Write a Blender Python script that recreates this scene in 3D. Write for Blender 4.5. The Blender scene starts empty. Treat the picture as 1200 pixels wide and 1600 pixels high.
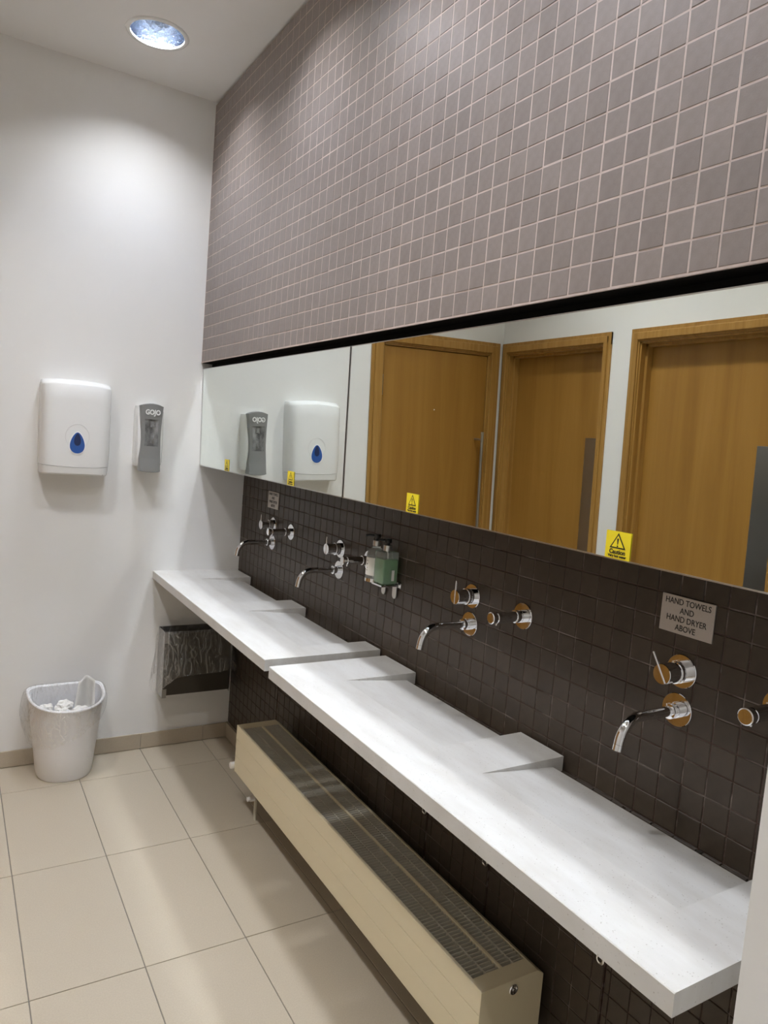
import bpy, bmesh, math, random
from mathutils import Vector, Matrix, noise
random.seed(7)
SC = bpy.context.scene
COL = SC.collection

# ------------------------------------------------------------------ camera
CAM = Vector((-1.24545, -3.39891, 1.53189))
YAW, PITCH, ROLL, FPX = map(float, (31.2544, -5.3541, 4.6619, 1133.58))
_y, _p, _r = (math.radians(a) for a in (YAW, PITCH, ROLL))
FWD = Vector((math.sin(_y) * math.cos(_p), math.cos(_y) * math.cos(_p), math.sin(_p)))
_rt = Vector((math.cos(_y), -math.sin(_y), 0)); _up = _rt.cross(FWD)
RGT = math.cos(_r) * _rt + math.sin(_r) * _up
UPV = -math.sin(_r) * _rt + math.cos(_r) * _up
cd = bpy.data.cameras.new('camera'); cam = bpy.data.objects.new('camera', cd); COL.objects.link(cam)
cd.sensor_fit = 'VERTICAL'; cd.sensor_height = 36; cd.lens = FPX * 36 / 1600; cd.clip_start = .01
cam.matrix_world = Matrix(((RGT.x, UPV.x, -FWD.x, CAM.x), (RGT.y, UPV.y, -FWD.y, CAM.y), (RGT.z, UPV.z, -FWD.z, CAM.z), (0, 0, 0, 1)))
SC.camera = cam
def project(P):
    d = Vector(P) - CAM; z = d.dot(FWD)
    return 600 + FPX * d.dot(RGT) / z, 800 - FPX * d.dot(UPV) / z, z

# ------------------------------------------------------------------ light and exposure
SC.view_settings.view_transform = 'Standard'; SC.view_settings.look = 'None'
SC.view_settings.gamma = 1; SC.view_settings.use_curve_mapping = False
SC.view_settings.exposure = -0.08
w = bpy.data.worlds.new('world'); SC.world = w; w.use_nodes = True
w.node_tree.nodes['Background'].inputs[0].default_value = (0, 0, 0, 1)     # a closed room: no sky
LAMP_ROW_X, LAMP_STRENGTH = -0.60, 258.0
LAMP_YS = (-.41, -1.155, -1.90, -2.645)
LAMP2_X, LAMP2_YS = -1.36, (-1.05, -2.20, -4.10)
SC.cycles.max_bounces = 8; SC.cycles.diffuse_bounces = 4; SC.cycles.glossy_bounces = 6
SC.cycles.transparent_max_bounces = 16
SC.cycles.caustics_reflective = True; SC.cycles.blur_glossy = 0.0
SC.cycles.sample_clamp_indirect = 0.0
SC.cycles.use_guiding = True

# ------------------------------------------------------------------ measures (metres)
H = 3.0
XL, YN = -2.0235, -5.0                    # opposite wall, wall behind the camera
UX, UP, UZ0, UY0 = -.2416, .0528, 2.2098, -2.6674   # upper tiled bulkhead plane, tile pitch, grid origin
LP, LZ0, LY0 = .05212, 1.17615, -2.60173  # lower tiled wall at x = 0
UZB = UZ0 - 7 * UP                        # bulkhead underside
PIER_Y, PIER_X = -2.95, -.431

# ------------------------------------------------------------------ mesh helpers
def link(name, me, mat=None, parent=None, smooth=False):
    o = bpy.data.objects.new(name, me); COL.objects.link(o)
    if mat is not None and not me.materials: me.materials.append(mat)
    if parent is not None: o.parent = parent
    if smooth:
        for f in me.polygons: f.use_smooth = True
    return o
def mesh(name, bm, mat, parent=None, smooth=False, auto=None):
    bmesh.ops.recalc_face_normals(bm, faces=bm.faces[:])
    if auto is not None:
        for f in bm.faces: f.smooth = True
        for e in bm.edges:
            if len(e.link_faces) == 2 and e.calc_face_angle(0) > math.radians(auto): e.smooth = False
    me = bpy.data.meshes.new(name); bm.to_mesh(me); bm.free()
    return link(name, me, mat, parent, smooth)
def box(bm, a, b, bev=0, seg=1):
    (x0, y0, z0), (x1, y1, z1) = a, b
    n0 = len(bm.verts)
    vs = [bm.verts.new(q) for q in ((x0,y0,z0),(x1,y0,z0),(x1,y1,z0),(x0,y1,z0),(x0,y0,z1),(x1,y0,z1),(x1,y1,z1),(x0,y1,z1))]
    fs = [bm.faces.new([vs[i] for i in q]) for q in ((0,3,2,1),(4,5,6,7),(0,1,5,4),(1,2,6,5),(2,3,7,6),(3,0,4,7))]
    bmesh.ops.recalc_face_normals(bm, faces=fs)
    if bev:
        es = set(e for f in fs for e in f.edges)
        bmesh.ops.bevel(bm, geom=list(es), offset=bev, segments=seg, affect='EDGES', profile=.5)
    return vs
def boxobj(name, a, b, mat, parent=None, bev=0, seg=1):
    bm = bmesh.new(); a, b = [min(i) for i in zip(a, b)], [max(i) for i in zip(a, b)]
    box(bm, a, b, bev, seg); return mesh(name, bm, mat, parent, auto=35 if bev else None)
def frame_of(d):
    d = Vector(d).normalized(); a = Vector((0, 0, 1)) if abs(d.z) < .9 else Vector((1, 0, 0))
    u = d.cross(a).normalized(); return u, d.cross(u).normalized(), d
def lathe(bm, prof, org, axis, seg=32, cap=True):
    u, v, d = frame_of(axis); org = Vector(org); rings = []
    for r, h in prof:
        rings.append([bm.verts.new(org + d * h + (u * math.cos(t) + v * math.sin(t)) * max(r, 1e-5)) for t in (2 * math.pi * k / seg for k in range(seg))])
    for a, b in zip(rings, rings[1:]):
        for k in range(seg): bm.faces.new((a[k], a[(k + 1) % seg], b[(k + 1) % seg], b[k]))
    if cap:
        bm.faces.new(rings[0][::-1]); bm.faces.new(rings[-1])
def tube(bm, pts, r, seg=16, cap=True):
    pts = [Vector(q) for q in pts]; rings = []; u = None
    for i, q in enumerate(pts):
        d = (pts[min(i + 1, len(pts) - 1)] - pts[max(i - 1, 0)]).normalized()
        if u is None: u, v, _ = frame_of(d)
        else:
            u = (u - d * u.dot(d)).normalized(); v = d.cross(u).normalized()
        rr = r[i] if isinstance(r, (list, tuple)) else r
        rings.append([bm.verts.new(q + (u * math.cos(t) + v * math.sin(t)) * rr) for t in (2 * math.pi * k / seg for k in range(seg))])
    for a, b in zip(rings, rings[1:]):
        for k in range(seg): bm.faces.new((a[k], a[(k + 1) % seg], b[(k + 1) % seg], b[k]))
    if cap:
        bm.faces.new(rings[0][::-1]); bm.faces.new(rings[-1])
def prism(bm, poly, ex, to3):                # closed 2-D outline extruded from ex[0] to ex[1]; to3(u, v, w) -> point
    A = [bm.verts.new(to3(u, v, ex[0])) for u, v in poly]; B = [bm.verts.new(to3(u, v, ex[1])) for u, v in poly]
    n = len(poly)
    fs = [bm.faces.new(A[::-1]), bm.faces.new(B)] + [bm.faces.new((A[i], A[(i + 1) % n], B[(i + 1) % n], B[i])) for i in range(n)]
    return fs
XZ = lambda u, v, w: (u, w, v)               # outline in x-z, extruded along y
YZ = lambda u, v, w: (w, u, v)               # outline in y-z, extruded along x
XY = lambda u, v, w: (u, v, w)
def thing(name, loc, label=None, cat=None, group=None, kind=None):
    o = bpy.data.objects.new(name, None); COL.objects.link(o); o.location = loc; o.empty_display_size = .05
    return tag(o, label, cat, group, kind)
def tag(o, label=None, cat=None, group=None, kind=None):
    for k, v in (('label', label), ('category', cat), ('group', group), ('kind', kind)):
        if v: o[k] = v
    return o
def rebase(root):                            # parts were modelled in world space: shift them under their thing
    bpy.context.view_layer.update()
    inv = root.matrix_world.inverted()
    def sub(o):
        for c in o.children:
            c.matrix_parent_inverse = inv if o is root else o.matrix_world.inverted()
    sub(root)
def text(body, size, mat, mtx, name, parent=None, bold=0.0, depth=.0003, sx=1.0):
    cu = bpy.data.curves.new(name, 'FONT'); cu.body = body; cu.size = size; cu.align_x = 'CENTER'; cu.align_y = 'CENTER'
    cu.extrude = depth; cu.offset = bold; cu.resolution_u = 4; cu.space_line = .98
    t = bpy.data.objects.new(name, cu); COL.objects.link(t)
    me = bpy.data.meshes.new_from_object(t.evaluated_get(bpy.context.evaluated_depsgraph_get()))
    COL.objects.unlink(t); bpy.data.objects.remove(t); bpy.data.curves.remove(cu)
    me.transform(mtx @ Matrix.Diagonal((sx, 1, 1, 1))); me.materials.clear()
    return link(name, me, mat, parent)
def facing(org, xdir, ydir):
    x, y = Vector(xdir).normalized(), Vector(ydir).normalized(); z = x.cross(y); o = Vector(org)
    return Matrix(((x.x, y.x, z.x, o.x), (x.y, y.y, z.y, o.y), (x.z, y.z, z.z, o.z), (0, 0, 0, 1)))

# ------------------------------------------------------------------ materials
def mat(name, col, rough=.5, metal=0, spec=.5, vary=0, nscale=8, nmix=0, ncol=None, bump=0, bscale=200, coat=0, trans=0, ior=1.45, stretch=None, coords='Object', detail=4):
    m = bpy.data.materials.new(name); m.use_nodes = True; nt = m.node_tree; N = nt.nodes; L = nt.links
    b = N['Principled BSDF']; b.inputs['Base Color'].default_value = (*col, 1); b.inputs['Roughness'].default_value = rough
    b.inputs['Metallic'].default_value = metal; b.inputs['Specular IOR Level'].default_value = spec
    b.inputs['Coat Weight'].default_value = coat; b.inputs['Transmission Weight'].default_value = trans; b.inputs['IOR'].default_value = ior
    tc = N.new('ShaderNodeTexCoord'); mp = N.new('ShaderNodeMapping'); L.new(tc.outputs[coords], mp.inputs[0])
    if stretch: mp.inputs['Scale'].default_value = stretch
    out = None
    if nmix:
        n = N.new('ShaderNodeTexNoise'); n.inputs['Scale'].default_value = nscale; n.inputs['Detail'].default_value = detail; n.inputs['Roughness'].default_value = .6
        L.new(mp.outputs[0], n.inputs['Vector'])
        r = N.new('ShaderNodeValToRGB'); r.color_ramp.elements[0].position = .35; r.color_ramp.elements[1].position = .68
        r.color_ramp.elements[0].color = (*col, 1)
        c2 = ncol or tuple(c * (1 - nmix) for c in col); r.color_ramp.elements[1].color = (*c2, 1)
        L.new(n.outputs['Fac'], r.inputs[0]); out = r.outputs[0]
    if vary:
        oi = N.new('ShaderNodeObjectInfo'); mr = N.new('ShaderNodeMapRange'); mr.inputs[3].default_value = 1 - vary; mr.inputs[4].default_value = 1 + vary
        L.new(oi.outputs['Random'], mr.inputs[0])
        h = N.new('ShaderNodeHueSaturation'); L.new(mr.outputs[0], h.inputs['Value']); h.inputs['Color'].default_value = (*col, 1)
        if out: L.new(out, h.inputs['Color'])
        out = h.outputs[0]
    if out: L.new(out, b.inputs['Base Color'])
    if bump:
        n2 = N.new('ShaderNodeTexNoise'); n2.inputs['Scale'].default_value = bscale; n2.inputs['Detail'].default_value = 3
        L.new(mp.outputs[0], n2.inputs['Vector'])
        bp = N.new('ShaderNodeBump'); bp.inputs['Strength'].default_value = bump; bp.inputs['Distance'].default_value = .002
        L.new(n2.outputs['Fac'], bp.inputs['Height']); L.new(bp.outputs[0], b.inputs['Normal'])
    return m
M = {}
M['paint'] = mat('white_wall_paint', (.80, .785, .755), .6, spec=.3, nmix=.03, nscale=1.5, bump=.03, bscale=120)
M['ceiling'] = mat('ceiling_paint', (.84, .83, .81), .8, spec=.2, nmix=.02, nscale=2)
M['tile'] = mat('brown_ceramic_tile', (.275, .230, .209), .42, spec=.45, vary=.07, nmix=.10, nscale=60, ncol=(.248, .207, .188), bump=.10, bscale=420)
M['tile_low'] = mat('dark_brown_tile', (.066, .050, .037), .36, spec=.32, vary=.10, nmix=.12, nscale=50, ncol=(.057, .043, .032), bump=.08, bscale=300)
M['grout'] = mat('pink_grey_grout', (.61, .50, .45), .9, spec=.1, nmix=.15, nscale=25)
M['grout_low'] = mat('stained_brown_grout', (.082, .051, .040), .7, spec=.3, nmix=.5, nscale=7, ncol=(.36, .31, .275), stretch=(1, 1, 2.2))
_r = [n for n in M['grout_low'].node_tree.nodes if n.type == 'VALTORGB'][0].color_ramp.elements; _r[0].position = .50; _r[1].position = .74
M['dark_fill'] = mat('shade_and_backing_black', (.012, .011, .010), .9, spec=.1)  # near-black that paints shade into gaps and slots; also backs the mirrors
M['floor_tile'] = mat('beige_porcelain_tile', (.545, .475, .365), .42, spec=.4, vary=.02, nmix=.06, nscale=260, ncol=(.495, .425, .325), bump=.05, bscale=500)
M['floor_grout'] = mat('grey_floor_grout', (.27, .245, .21), .9, spec=.1, nmix=.15, nscale=30)
M['skirt'] = mat('beige_skirting_tile', (.47, .40, .305), .45, spec=.4, nmix=.06, nscale=200, vary=.03)
M['caulk'] = mat('white_caulk', (.72, .69, .63), .6)
def counter_mat():
    m = mat('white_speckled_stone', (.655, .64, .61), .36, spec=.4, nmix=.10, nscale=6, ncol=(.575, .55, .51), stretch=(3.0, .8, 1), bump=.03, bscale=180)
    nt = m.node_tree; N = nt.nodes; L = nt.links; b = N['Principled BSDF']
    src = b.inputs['Base Color'].links[0].from_socket
    tc = [n for n in N if n.type == 'TEX_COORD'][0]
    v = N.new('ShaderNodeTexVoronoi'); v.inputs['Scale'].default_value = 150; L.new(tc.outputs['Object'], v.inputs['Vector'])
    r = N.new('ShaderNodeValToRGB'); r.color_ramp.elements[0].position = .10; r.color_ramp.elements[1].position = .2
    r.color_ramp.elements[0].color = (.62, .58, .53, 1); r.color_ramp.elements[1].color = (1, 1, 1, 1)
    L.new(v.outputs['Distance'], r.inputs[0])
    n = N.new('ShaderNodeTexNoise'); n.inputs['Scale'].default_value = 70; L.new(tc.outputs['Object'], n.inputs['Vector'])
    r2 = N.new('ShaderNodeValToRGB'); r2.color_ramp.elements[0].position = .45; r2.color_ramp.elements[1].position = .62
    L.new(n.outputs['Fac'], r2.inputs[0])
    mx = N.new('ShaderNodeMix'); mx.data_type = 'RGBA'; mx.blend_type = 'MULTIPLY'
    L.new(r2.outputs[0], mx.inputs[0]); L.new(src, mx.inputs[6]); L.new(r.outputs[0], mx.inputs[7]); L.new(mx.outputs[2], b.inputs['Base Color'])
    return m
M['counter'] = counter_mat()
M['chrome'] = mat('polished_chrome', (.80, .80, .81), .05, metal=1)
M['steel'] = mat('brushed_steel', (.46, .45, .44), .34, metal=1, bump=.1, bscale=90, stretch=(1, 1, .03))
M['shaded_steel'] = mat('shade_darkened_steel', (.085, .075, .062), .42, metal=.6, bump=.05, bscale=60)  # steel with the shade under the counter put into its colour
M['sign'] = mat('satin_sign_plate', (.50, .455, .41), .42, metal=.45, nmix=.06, nscale=400)
M['ink'] = mat('black_print', (.015, .014, .013), .5)
M['yellow'] = mat('yellow_vinyl', (.90, .72, .03), .4)
M['white_print'] = mat('white_print', (.85, .85, .84), .5)
M['plastic'] = mat('white_plastic', (.80, .795, .775), .22, spec=.5, coat=.2)
M['bin_white'] = mat('white_bin_plastic', (.88, .875, .885), .3, spec=.5)
M['grey_plastic'] = mat('grey_plastic', (.235, .235, .23), .35, spec=.5)
M['light_grey'] = mat('pale_grey_plastic', (.70, .69, .68), .35)
M['blue'] = mat('blue_window_plastic', (.012, .085, .36), .12, spec=.6, coat=.4)
M['navy'] = mat('dark_blue_plastic', (.006, .020, .09), .15, spec=.6)
M['black'] = mat('black_plastic', (.012, .012, .012), .35)
M['smoke'] = mat('smoked_window', (.10, .10, .10), .08, spec=.6, nmix=.8, nscale=30, ncol=(.34, .34, .34), stretch=(1, 1, .5))
M['refill'] = mat('grey_refill', (.30, .30, .30), .2, nmix=.5, nscale=60)
M['radiator'] = mat('cream_radiator_enamel', (.76, .67, .47), .36, spec=.45)
M['rad_in'] = mat('radiator_grille_enamel', (.56, .52, .43), .5, spec=.3)
M['valve'] = mat('white_valve_plastic', (.82, .80, .76), .35)
M['paper'] = mat('crumpled_paper', (.86, .84, .80), .9, spec=.1)
M['label'] = mat('cream_label', (.82, .79, .72), .6)
M['green'] = mat('green_liquid', (.24, .58, .20), .08, spec=.6, trans=.60, ior=1.36)
M['clear'] = mat('clear_bottle_plastic', (.92, .94, .92), .06, spec=.5, trans=.85, ior=1.2)
M['mirror'] = mat('silvered_glass', (.86, .905, .865), 0.0, metal=1)
M['mirror_edge'] = mat('mirror_edge_metal', (.55, .54, .52), .3, metal=1)
M['veneer_plate'] = mat('stainless_push_plate', (.36, .35, .345), .28, metal=1, bump=.05, bscale=60, stretch=(1, 1, .05))
def wood(name, c1, c2, c3, grain=(26, 26, .9)):
    m = mat(name, c1, .42, spec=.4); nt = m.node_tree; N = nt.nodes; L = nt.links; b = N['Principled BSDF']
    mp = [n for n in N if n.type == 'MAPPING'][0]; mp.inputs['Scale'].default_value = grain
    n = N.new('ShaderNodeTexNoise'); n.inputs['Scale'].default_value = 1.0; n.inputs['Detail'].default_value = 7; n.inputs['Roughness'].default_value = .62; n.inputs['Distortion'].default_value = .6
    L.new(mp.outputs[0], n.inputs['Vector'])
    r = N.new('ShaderNodeValToRGB'); e = r.color_ramp.elements; e[0].position = .32; e[0].color = (*c1, 1); e[1].position = .72; e[1].color = (*c3, 1)
    q = e.new(.5); q.color = (*c2, 1)
    L.new(n.outputs['Fac'], r.inputs[0]); L.new(r.outputs[0], b.inputs['Base Color'])
    n2 = N.new('ShaderNodeTexNoise'); n2.inputs['Scale'].default_value = 6; n2.inputs['Detail'].default_value = 4; L.new(mp.outputs[0], n2.inputs['Vector'])
    bp = N.new('ShaderNodeBump'); bp.inputs['Strength'].default_value = .08; bp.inputs['Distance'].default_value = .001
    L.new(n2.outputs['Fac'], bp.inputs['Height']); L.new(bp.outputs[0], b.inputs['Normal'])
    return m
M['door'] = wood('oak_veneer', (.275, .133, .024), (.325, .162, .031), (.37, .19, .042), (9, 9, .5))
M['frame'] = wood('oak_frame', (.29, .146, .032), (.36, .19, .045), (.42, .235, .066), (40, 40, 1.2))
def film_mat(name, base, streak):
    m = bpy.data.materials.new(name); m.use_nodes = True; nt = m.node_tree; N = nt.nodes; L = nt.links
    N.remove(N['Principled BSDF']); out = [n for n in N if n.type == 'OUTPUT_MATERIAL'][0]
    t = N.new('ShaderNodeBsdfTransparent'); t.inputs[0].default_value = (.97, .97, .97, 1)
    g = N.new('ShaderNodeBsdfGlossy'); g.inputs['Roughness'].default_value = .22; g.inputs[0].default_value = (.95, .95, .95, 1)
    d = N.new('ShaderNodeBsdfDiffuse'); d.inputs[0].default_value = (.85, .85, .85, 1)
    ms = N.new('ShaderNodeMixShader'); ms.inputs[0].default_value = .35; L.new(g.outputs[0], ms.inputs[1]); L.new(d.outputs[0], ms.inputs[2])
    tc = N.new('ShaderNodeTexCoord'); mp = N.new('ShaderNodeMapping'); mp.inputs['Scale'].default_value = (1, 1, .35); L.new(tc.outputs['Object'], mp.inputs[0])
    n = N.new('ShaderNodeTexNoise'); n.inputs['Scale'].default_value = 26; n.inputs['Detail'].default_value = 5; n.inputs['Distortion'].default_value = 1.6; L.new(mp.outputs[0], n.inputs['Vector'])
    r = N.new('ShaderNodeValToRGB'); e = r.color_ramp.elements; e[0].position = .47; e[0].color = (base,) * 3 + (1,); e[1].position = .56; e[1].color = (base,) * 3 + (1,)
    q = e.new(.515); q.color = (streak,) * 3 + (1,)
    L.new(n.outputs['Fac'], r.inputs[0])
    mx = N.new('ShaderNodeMixShader'); L.new(r.outputs[0], mx.inputs[0]); L.new(t.outputs[0], mx.inputs[1]); L.new(ms.outputs[0], mx.inputs[2])
    bp = N.new('ShaderNodeBump'); bp.inputs['Strength'].default_value = .6; bp.inputs['Distance'].default_value = .01; L.new(n.outputs['Fac'], bp.inputs['Height'])
    L.new(bp.outputs[0], g.inputs['Normal']); L.new(mx.outputs[0], out.inputs[0])
    return m
M['film'] = film_mat('clear_bin_liner', .07, .38)
M['film_dim'] = film_mat('clear_liner_film', .13, .42)
def emit(name, col, s):
    m = bpy.data.materials.new(name); m.use_nodes = True; nt = m.node_tree; N = nt.nodes; N.remove(N['Principled BSDF'])
    e = N.new('ShaderNodeEmission'); e.inputs[0].default_value = (*col, 1); e.inputs[1].default_value = s
    nt.links.new(e.outputs[0], [n for n in N if n.type == 'OUTPUT_MATERIAL'][0].inputs[0]); return m
M['lamp'] = emit('lamp_glow', (.945, .98, 1.025), LAMP_STRENGTH)
M['lamp2'] = emit('lamp_glow_passage', (1.0, .975, .93), LAMP_STRENGTH * 1.62)
M['reflector'] = mat('faceted_reflector', (.19, .23, .31), .22, metal=1, bump=1.0, bscale=95)

# ------------------------------------------------------------------ setting: floor, ceiling, walls
fl = boxobj('floor', (XL - .3, YN - .2, -.05), (.15, .15, -.003), M['floor_grout']); tag(fl, kind='structure')
FX0, FPX_, FY0, FPY = -.7328, .2992, -.2486, .602
xs = sorted([FX0 + k * FPX_ for k in range(-8, 8) if XL < FX0 + k * FPX_ < 0] + [XL, 0.0])
ys = sorted([FY0 - k * FPY for k in range(0, 9) if YN < FY0 - k * FPY < 0] + [YN, 0.0])
for i in range(len(xs) - 1):
    for j in range(len(ys) - 1):
        boxobj('floor_tile', (xs[i] + .0015, ys[j] + .0015, -.01), (xs[i + 1] - .0015, ys[j + 1] - .0015, random.uniform(-.0003, 0)), M['floor_tile'], fl, bev=.0008)

lamps = [(LAMP_ROW_X, y) for y in LAMP_YS] + [(LAMP2_X, y) for y in LAMP2_YS]
RH = .100
bm = bmesh.new(); es = []
def loop(pts):
    v = [bm.verts.new(q) for q in pts]
    for a, b in zip(v, v[1:] + v[:1]): es.append(bm.edges.new((a, b)))
loop([(XL - .2, YN - .1, H), (.1, YN - .1, H), (.1, .1, H), (XL - .2, .1, H)])
for lx, ly in lamps: loop([(lx + RH * math.cos(t), ly + RH * math.sin(t), H) for t in (2 * math.pi * k / 40 for k in range(40))])
bmesh.ops.triangle_fill(bm, use_beauty=True, use_dissolve=False, edges=es)
tag(mesh('ceiling', bm, M['ceiling']), kind='structure')

def wall(name, boxes, m):
    bm = bmesh.new()
    for a, b in boxes: box(bm, [min(i) for i in zip(a, b)], [max(i) for i in zip(a, b)])
    return tag(mesh(name, bm, m), kind='structure')
D1 = (-1.925, -1.195, 2.032)                 # door openings: from, to, head height
D2 = (-.786, -.050, 2.040)
D3 = (-1.741, -.998, 2.040)
TW = .12
wall('wall_far', [((D1[1], 0, 0), (.15, TW, H)), ((XL - .25, 0, 0), (D1[0], TW, H)), ((D1[0], 0, D1[2]), (D1[1], TW, H))], M['paint'])
wall('wall_left', [((XL, 0, 0), (XL - .15, D2[1], H)), ((XL, D2[0], 0), (XL - .15, D3[1], H)), ((XL, D3[0], 0), (XL - .15, YN, H)),
                   ((XL, D2[0], D2[2]), (XL - .15, D2[1], H)), ((XL, D3[0], D3[2]), (XL - .15, D3[1], H))], M['paint'])
wall('wall_near', [((XL - .2, YN, 0), (.15, YN - .12, H))], M['paint'])
wall('wall_pier', [((PIER_X, PIER_Y, 0), (.15, YN, H))], M['paint'])

# tiled walls: grout bed + tiles (the 300 that show largest are objects, the others one joined part)
def tile_mesh(name, w, h, t, m, bev=.0011):
    bm = bmesh.new(); b = bev
    lo = [(0, s * w / 2, r * h / 2) for s, r in ((-1, -1), (1, -1), (1, 1), (-1, 1))]
    rings = [[bm.verts.new((0, y, z)) for _, y, z in lo], [bm.verts.new((-t + b, y, z)) for _, y, z in lo],
             [bm.verts.new((-t, y - math.copysign(b, y), z - math.copysign(b, z))) for _, y, z in lo]]
    for a, c in zip(rings, rings[1:]):
        for k in range(4): bm.faces.new((a[k], a[(k + 1) % 4], c[(k + 1) % 4], c[k]))
    bm.faces.new(rings[-1]); bmesh.ops.recalc_face_normals(bm, faces=bm.faces[:])
    f = max(bm.faces, key=lambda f: -f.calc_center_median().x)
    if f.normal.x > 0: bmesh.ops.reverse_faces(bm, faces=bm.faces[:])
    me = bpy.data.meshes.new(name); bm.to_mesh(me); bm.free(); me.materials.append(m); return me
def lay(parent, x, ylines, zlines, gap, t, m, limit, vis=None, name='wall_tile'):
    cache = {}; cells = []
    for i in range(len(ylines) - 1):
        for j in range(len(zlines) - 1):
            y0, y1, z0, z1 = ylines[i], ylines[i + 1], zlines[j], zlines[j + 1]
            if y1 - y0 < .008 or z1 - z0 < .008: continue
            c = (x, (y0 + y1) / 2, (z0 + z1) / 2); px, py, d = project(c)
            seen = d > .1 and -30 < px < 1230 and -30 < py < 1630 and (vis is None or vis(c, px, py))
            cells.append(((y1 - y0) * (z1 - z0) / (d * d) if seen else 0, c, round(y1 - y0 - gap, 4), round(z1 - z0 - gap, 4)))
    cells.sort(key=lambda q: -q[0]); rest = bmesh.new(); n = 0
    for k, (a, c, w, h) in enumerate(cells):
        key = (w, h)
        if key not in cache: cache[key] = tile_mesh(name, w, h, t, m)
        jit = Matrix.Translation((random.uniform(-.0004, .0004), 0, 0)) @ Matrix.Rotation(random.gauss(0, .0035), 4, 'Z') @ Matrix.Rotation(random.gauss(0, .0035), 4, 'Y')
        if k < limit and a > 0:
            o = link(name, cache[key], None, parent); o.matrix_world = Matrix.Translation(c) @ jit
        else:
            n0 = len(rest.verts); rest.from_mesh(cache[key]); rest.verts.ensure_lookup_table()
            bmesh.ops.transform(rest, matrix=Matrix.Translation(c) @ jit, verts=rest.verts[n0:]); n += 1
    if n:
        me = bpy.data.meshes.new(name + 'work'); rest.to_mesh(me); me.materials.append(m); tag(link('tilework', me, None, parent), kind='stuff')
    rest.free()
def grid(o, p, lo, hi):
    k0 = math.ceil((lo - o) / p - 1e-4); L = [o + k * p for k in range(k0, int((hi - o) / p + 1e-4) + 1)]
    if not L or L[0] - lo > .008: L.insert(0, lo)
    if hi - L[-1] > .008: L.append(hi)
    return L
T = .006
up = wall('wall_right_upper', [((UX + T - .0053, YN, UZB), (.1, 0, H - .014))], M['grout'])
tag(boxobj('trim_2', (UX + .035, YN, H - .0139), (.1, 0, H - .0001), M['dark_fill']), kind='structure')      # shadow gap below the ceiling, its shade painted near-black
tag(boxobj('shade_slab', (UX + .0055, PIER_Y, UZB - .004), (-.0005, -.0005, UZB - .0002), M['dark_fill']), kind='structure')  # near-black slab painting the bulkhead underside as if in shade
tag(boxobj('trim_4', (UX - .0005, PIER_Y, UZB - .003), (UX + .005, -.0005, UZB - .0002), M['grout']), kind='structure')   # bottom edge bead
tag(boxobj('trim_5', (UX + .0012, -.0042, UZB), (UX + .02, -.0002, H - .014), M['dark_fill']), kind='structure')   # dark joint in the corner
lay(up, UX + T, grid(UY0, UP, PIER_Y, -.004), grid(UZ0, UP, UZB, H - .014), .0027, T, M['tile'], 300)
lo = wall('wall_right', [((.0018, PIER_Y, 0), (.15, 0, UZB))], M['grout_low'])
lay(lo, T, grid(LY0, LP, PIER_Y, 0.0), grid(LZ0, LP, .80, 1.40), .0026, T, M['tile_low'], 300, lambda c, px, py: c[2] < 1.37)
# removable tiled panels below the counters
seams = [0.0, -.599, -.99, -1.743, -2.03, -2.428, PIER_Y]
for a, b in zip(seams, seams[1:]):
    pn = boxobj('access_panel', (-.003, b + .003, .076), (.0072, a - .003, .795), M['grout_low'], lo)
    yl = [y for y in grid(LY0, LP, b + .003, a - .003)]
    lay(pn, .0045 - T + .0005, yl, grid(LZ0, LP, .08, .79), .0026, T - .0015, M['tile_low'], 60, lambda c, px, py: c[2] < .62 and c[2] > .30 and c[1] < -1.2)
    if b > -2.6 and b < -1.7:
        bm = bmesh.new(); lathe(bm, [(.006, 0), (.006, .0035), (.009, .004), (.0115, .0025), (.012, 0)], (-.0065, b + .013, .458), (-1, 0, 0), 24, cap=False)
        mesh('panel_fastener', bm, M['chrome'], pn, auto=40)
# near-black block filling the slot behind the mirrors, its shade put in as colour
tag(boxobj('shade_block', (-.19, PIER_Y, 1.41), (-.001, -.001, UZB - .005), M['dark_fill']), kind='structure')

# skirting tiles
sk = boxobj('baseboard_far', (D1[1] + .075, -.006, 0), (-.012, 0, .072), M['caulk']); tag(sk, kind='structure')
xx = [D1[1] + .075] + [FX0 + k * FPX_ for k in range(-1, 3)] + [-.013]
for a, b in zip(xx, xx[1:]): boxobj('skirting_tile', (a + .001, -.012, .003), (b - .001, -.005, .075), M['skirt'], sk, bev=.0008)
sk = boxobj('baseboard_right', (-.006, PIER_Y, 0), (0, 0, .072), M['caulk']); tag(sk, kind='structure')
yy = [0.0] + [FY0 - k * FPY for k in range(5)] + [PIER_Y]
for a, b in zip(yy, yy[1:]): boxobj('skirting_tile', (-.016, b + .001, .003), (-.005, a - .001, .075), M['skirt'], sk, bev=.0008)
sk = boxobj('baseboard_left', (XL, YN, 0), (XL + .006, D3[0] - .06, .072), M['caulk']); tag(sk, kind='structure')
boxobj('skirting_tile', (XL + .004, YN, .003), (XL + .012, D3[0] - .06, .075), M['skirt'], sk, bev=.0008)

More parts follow.
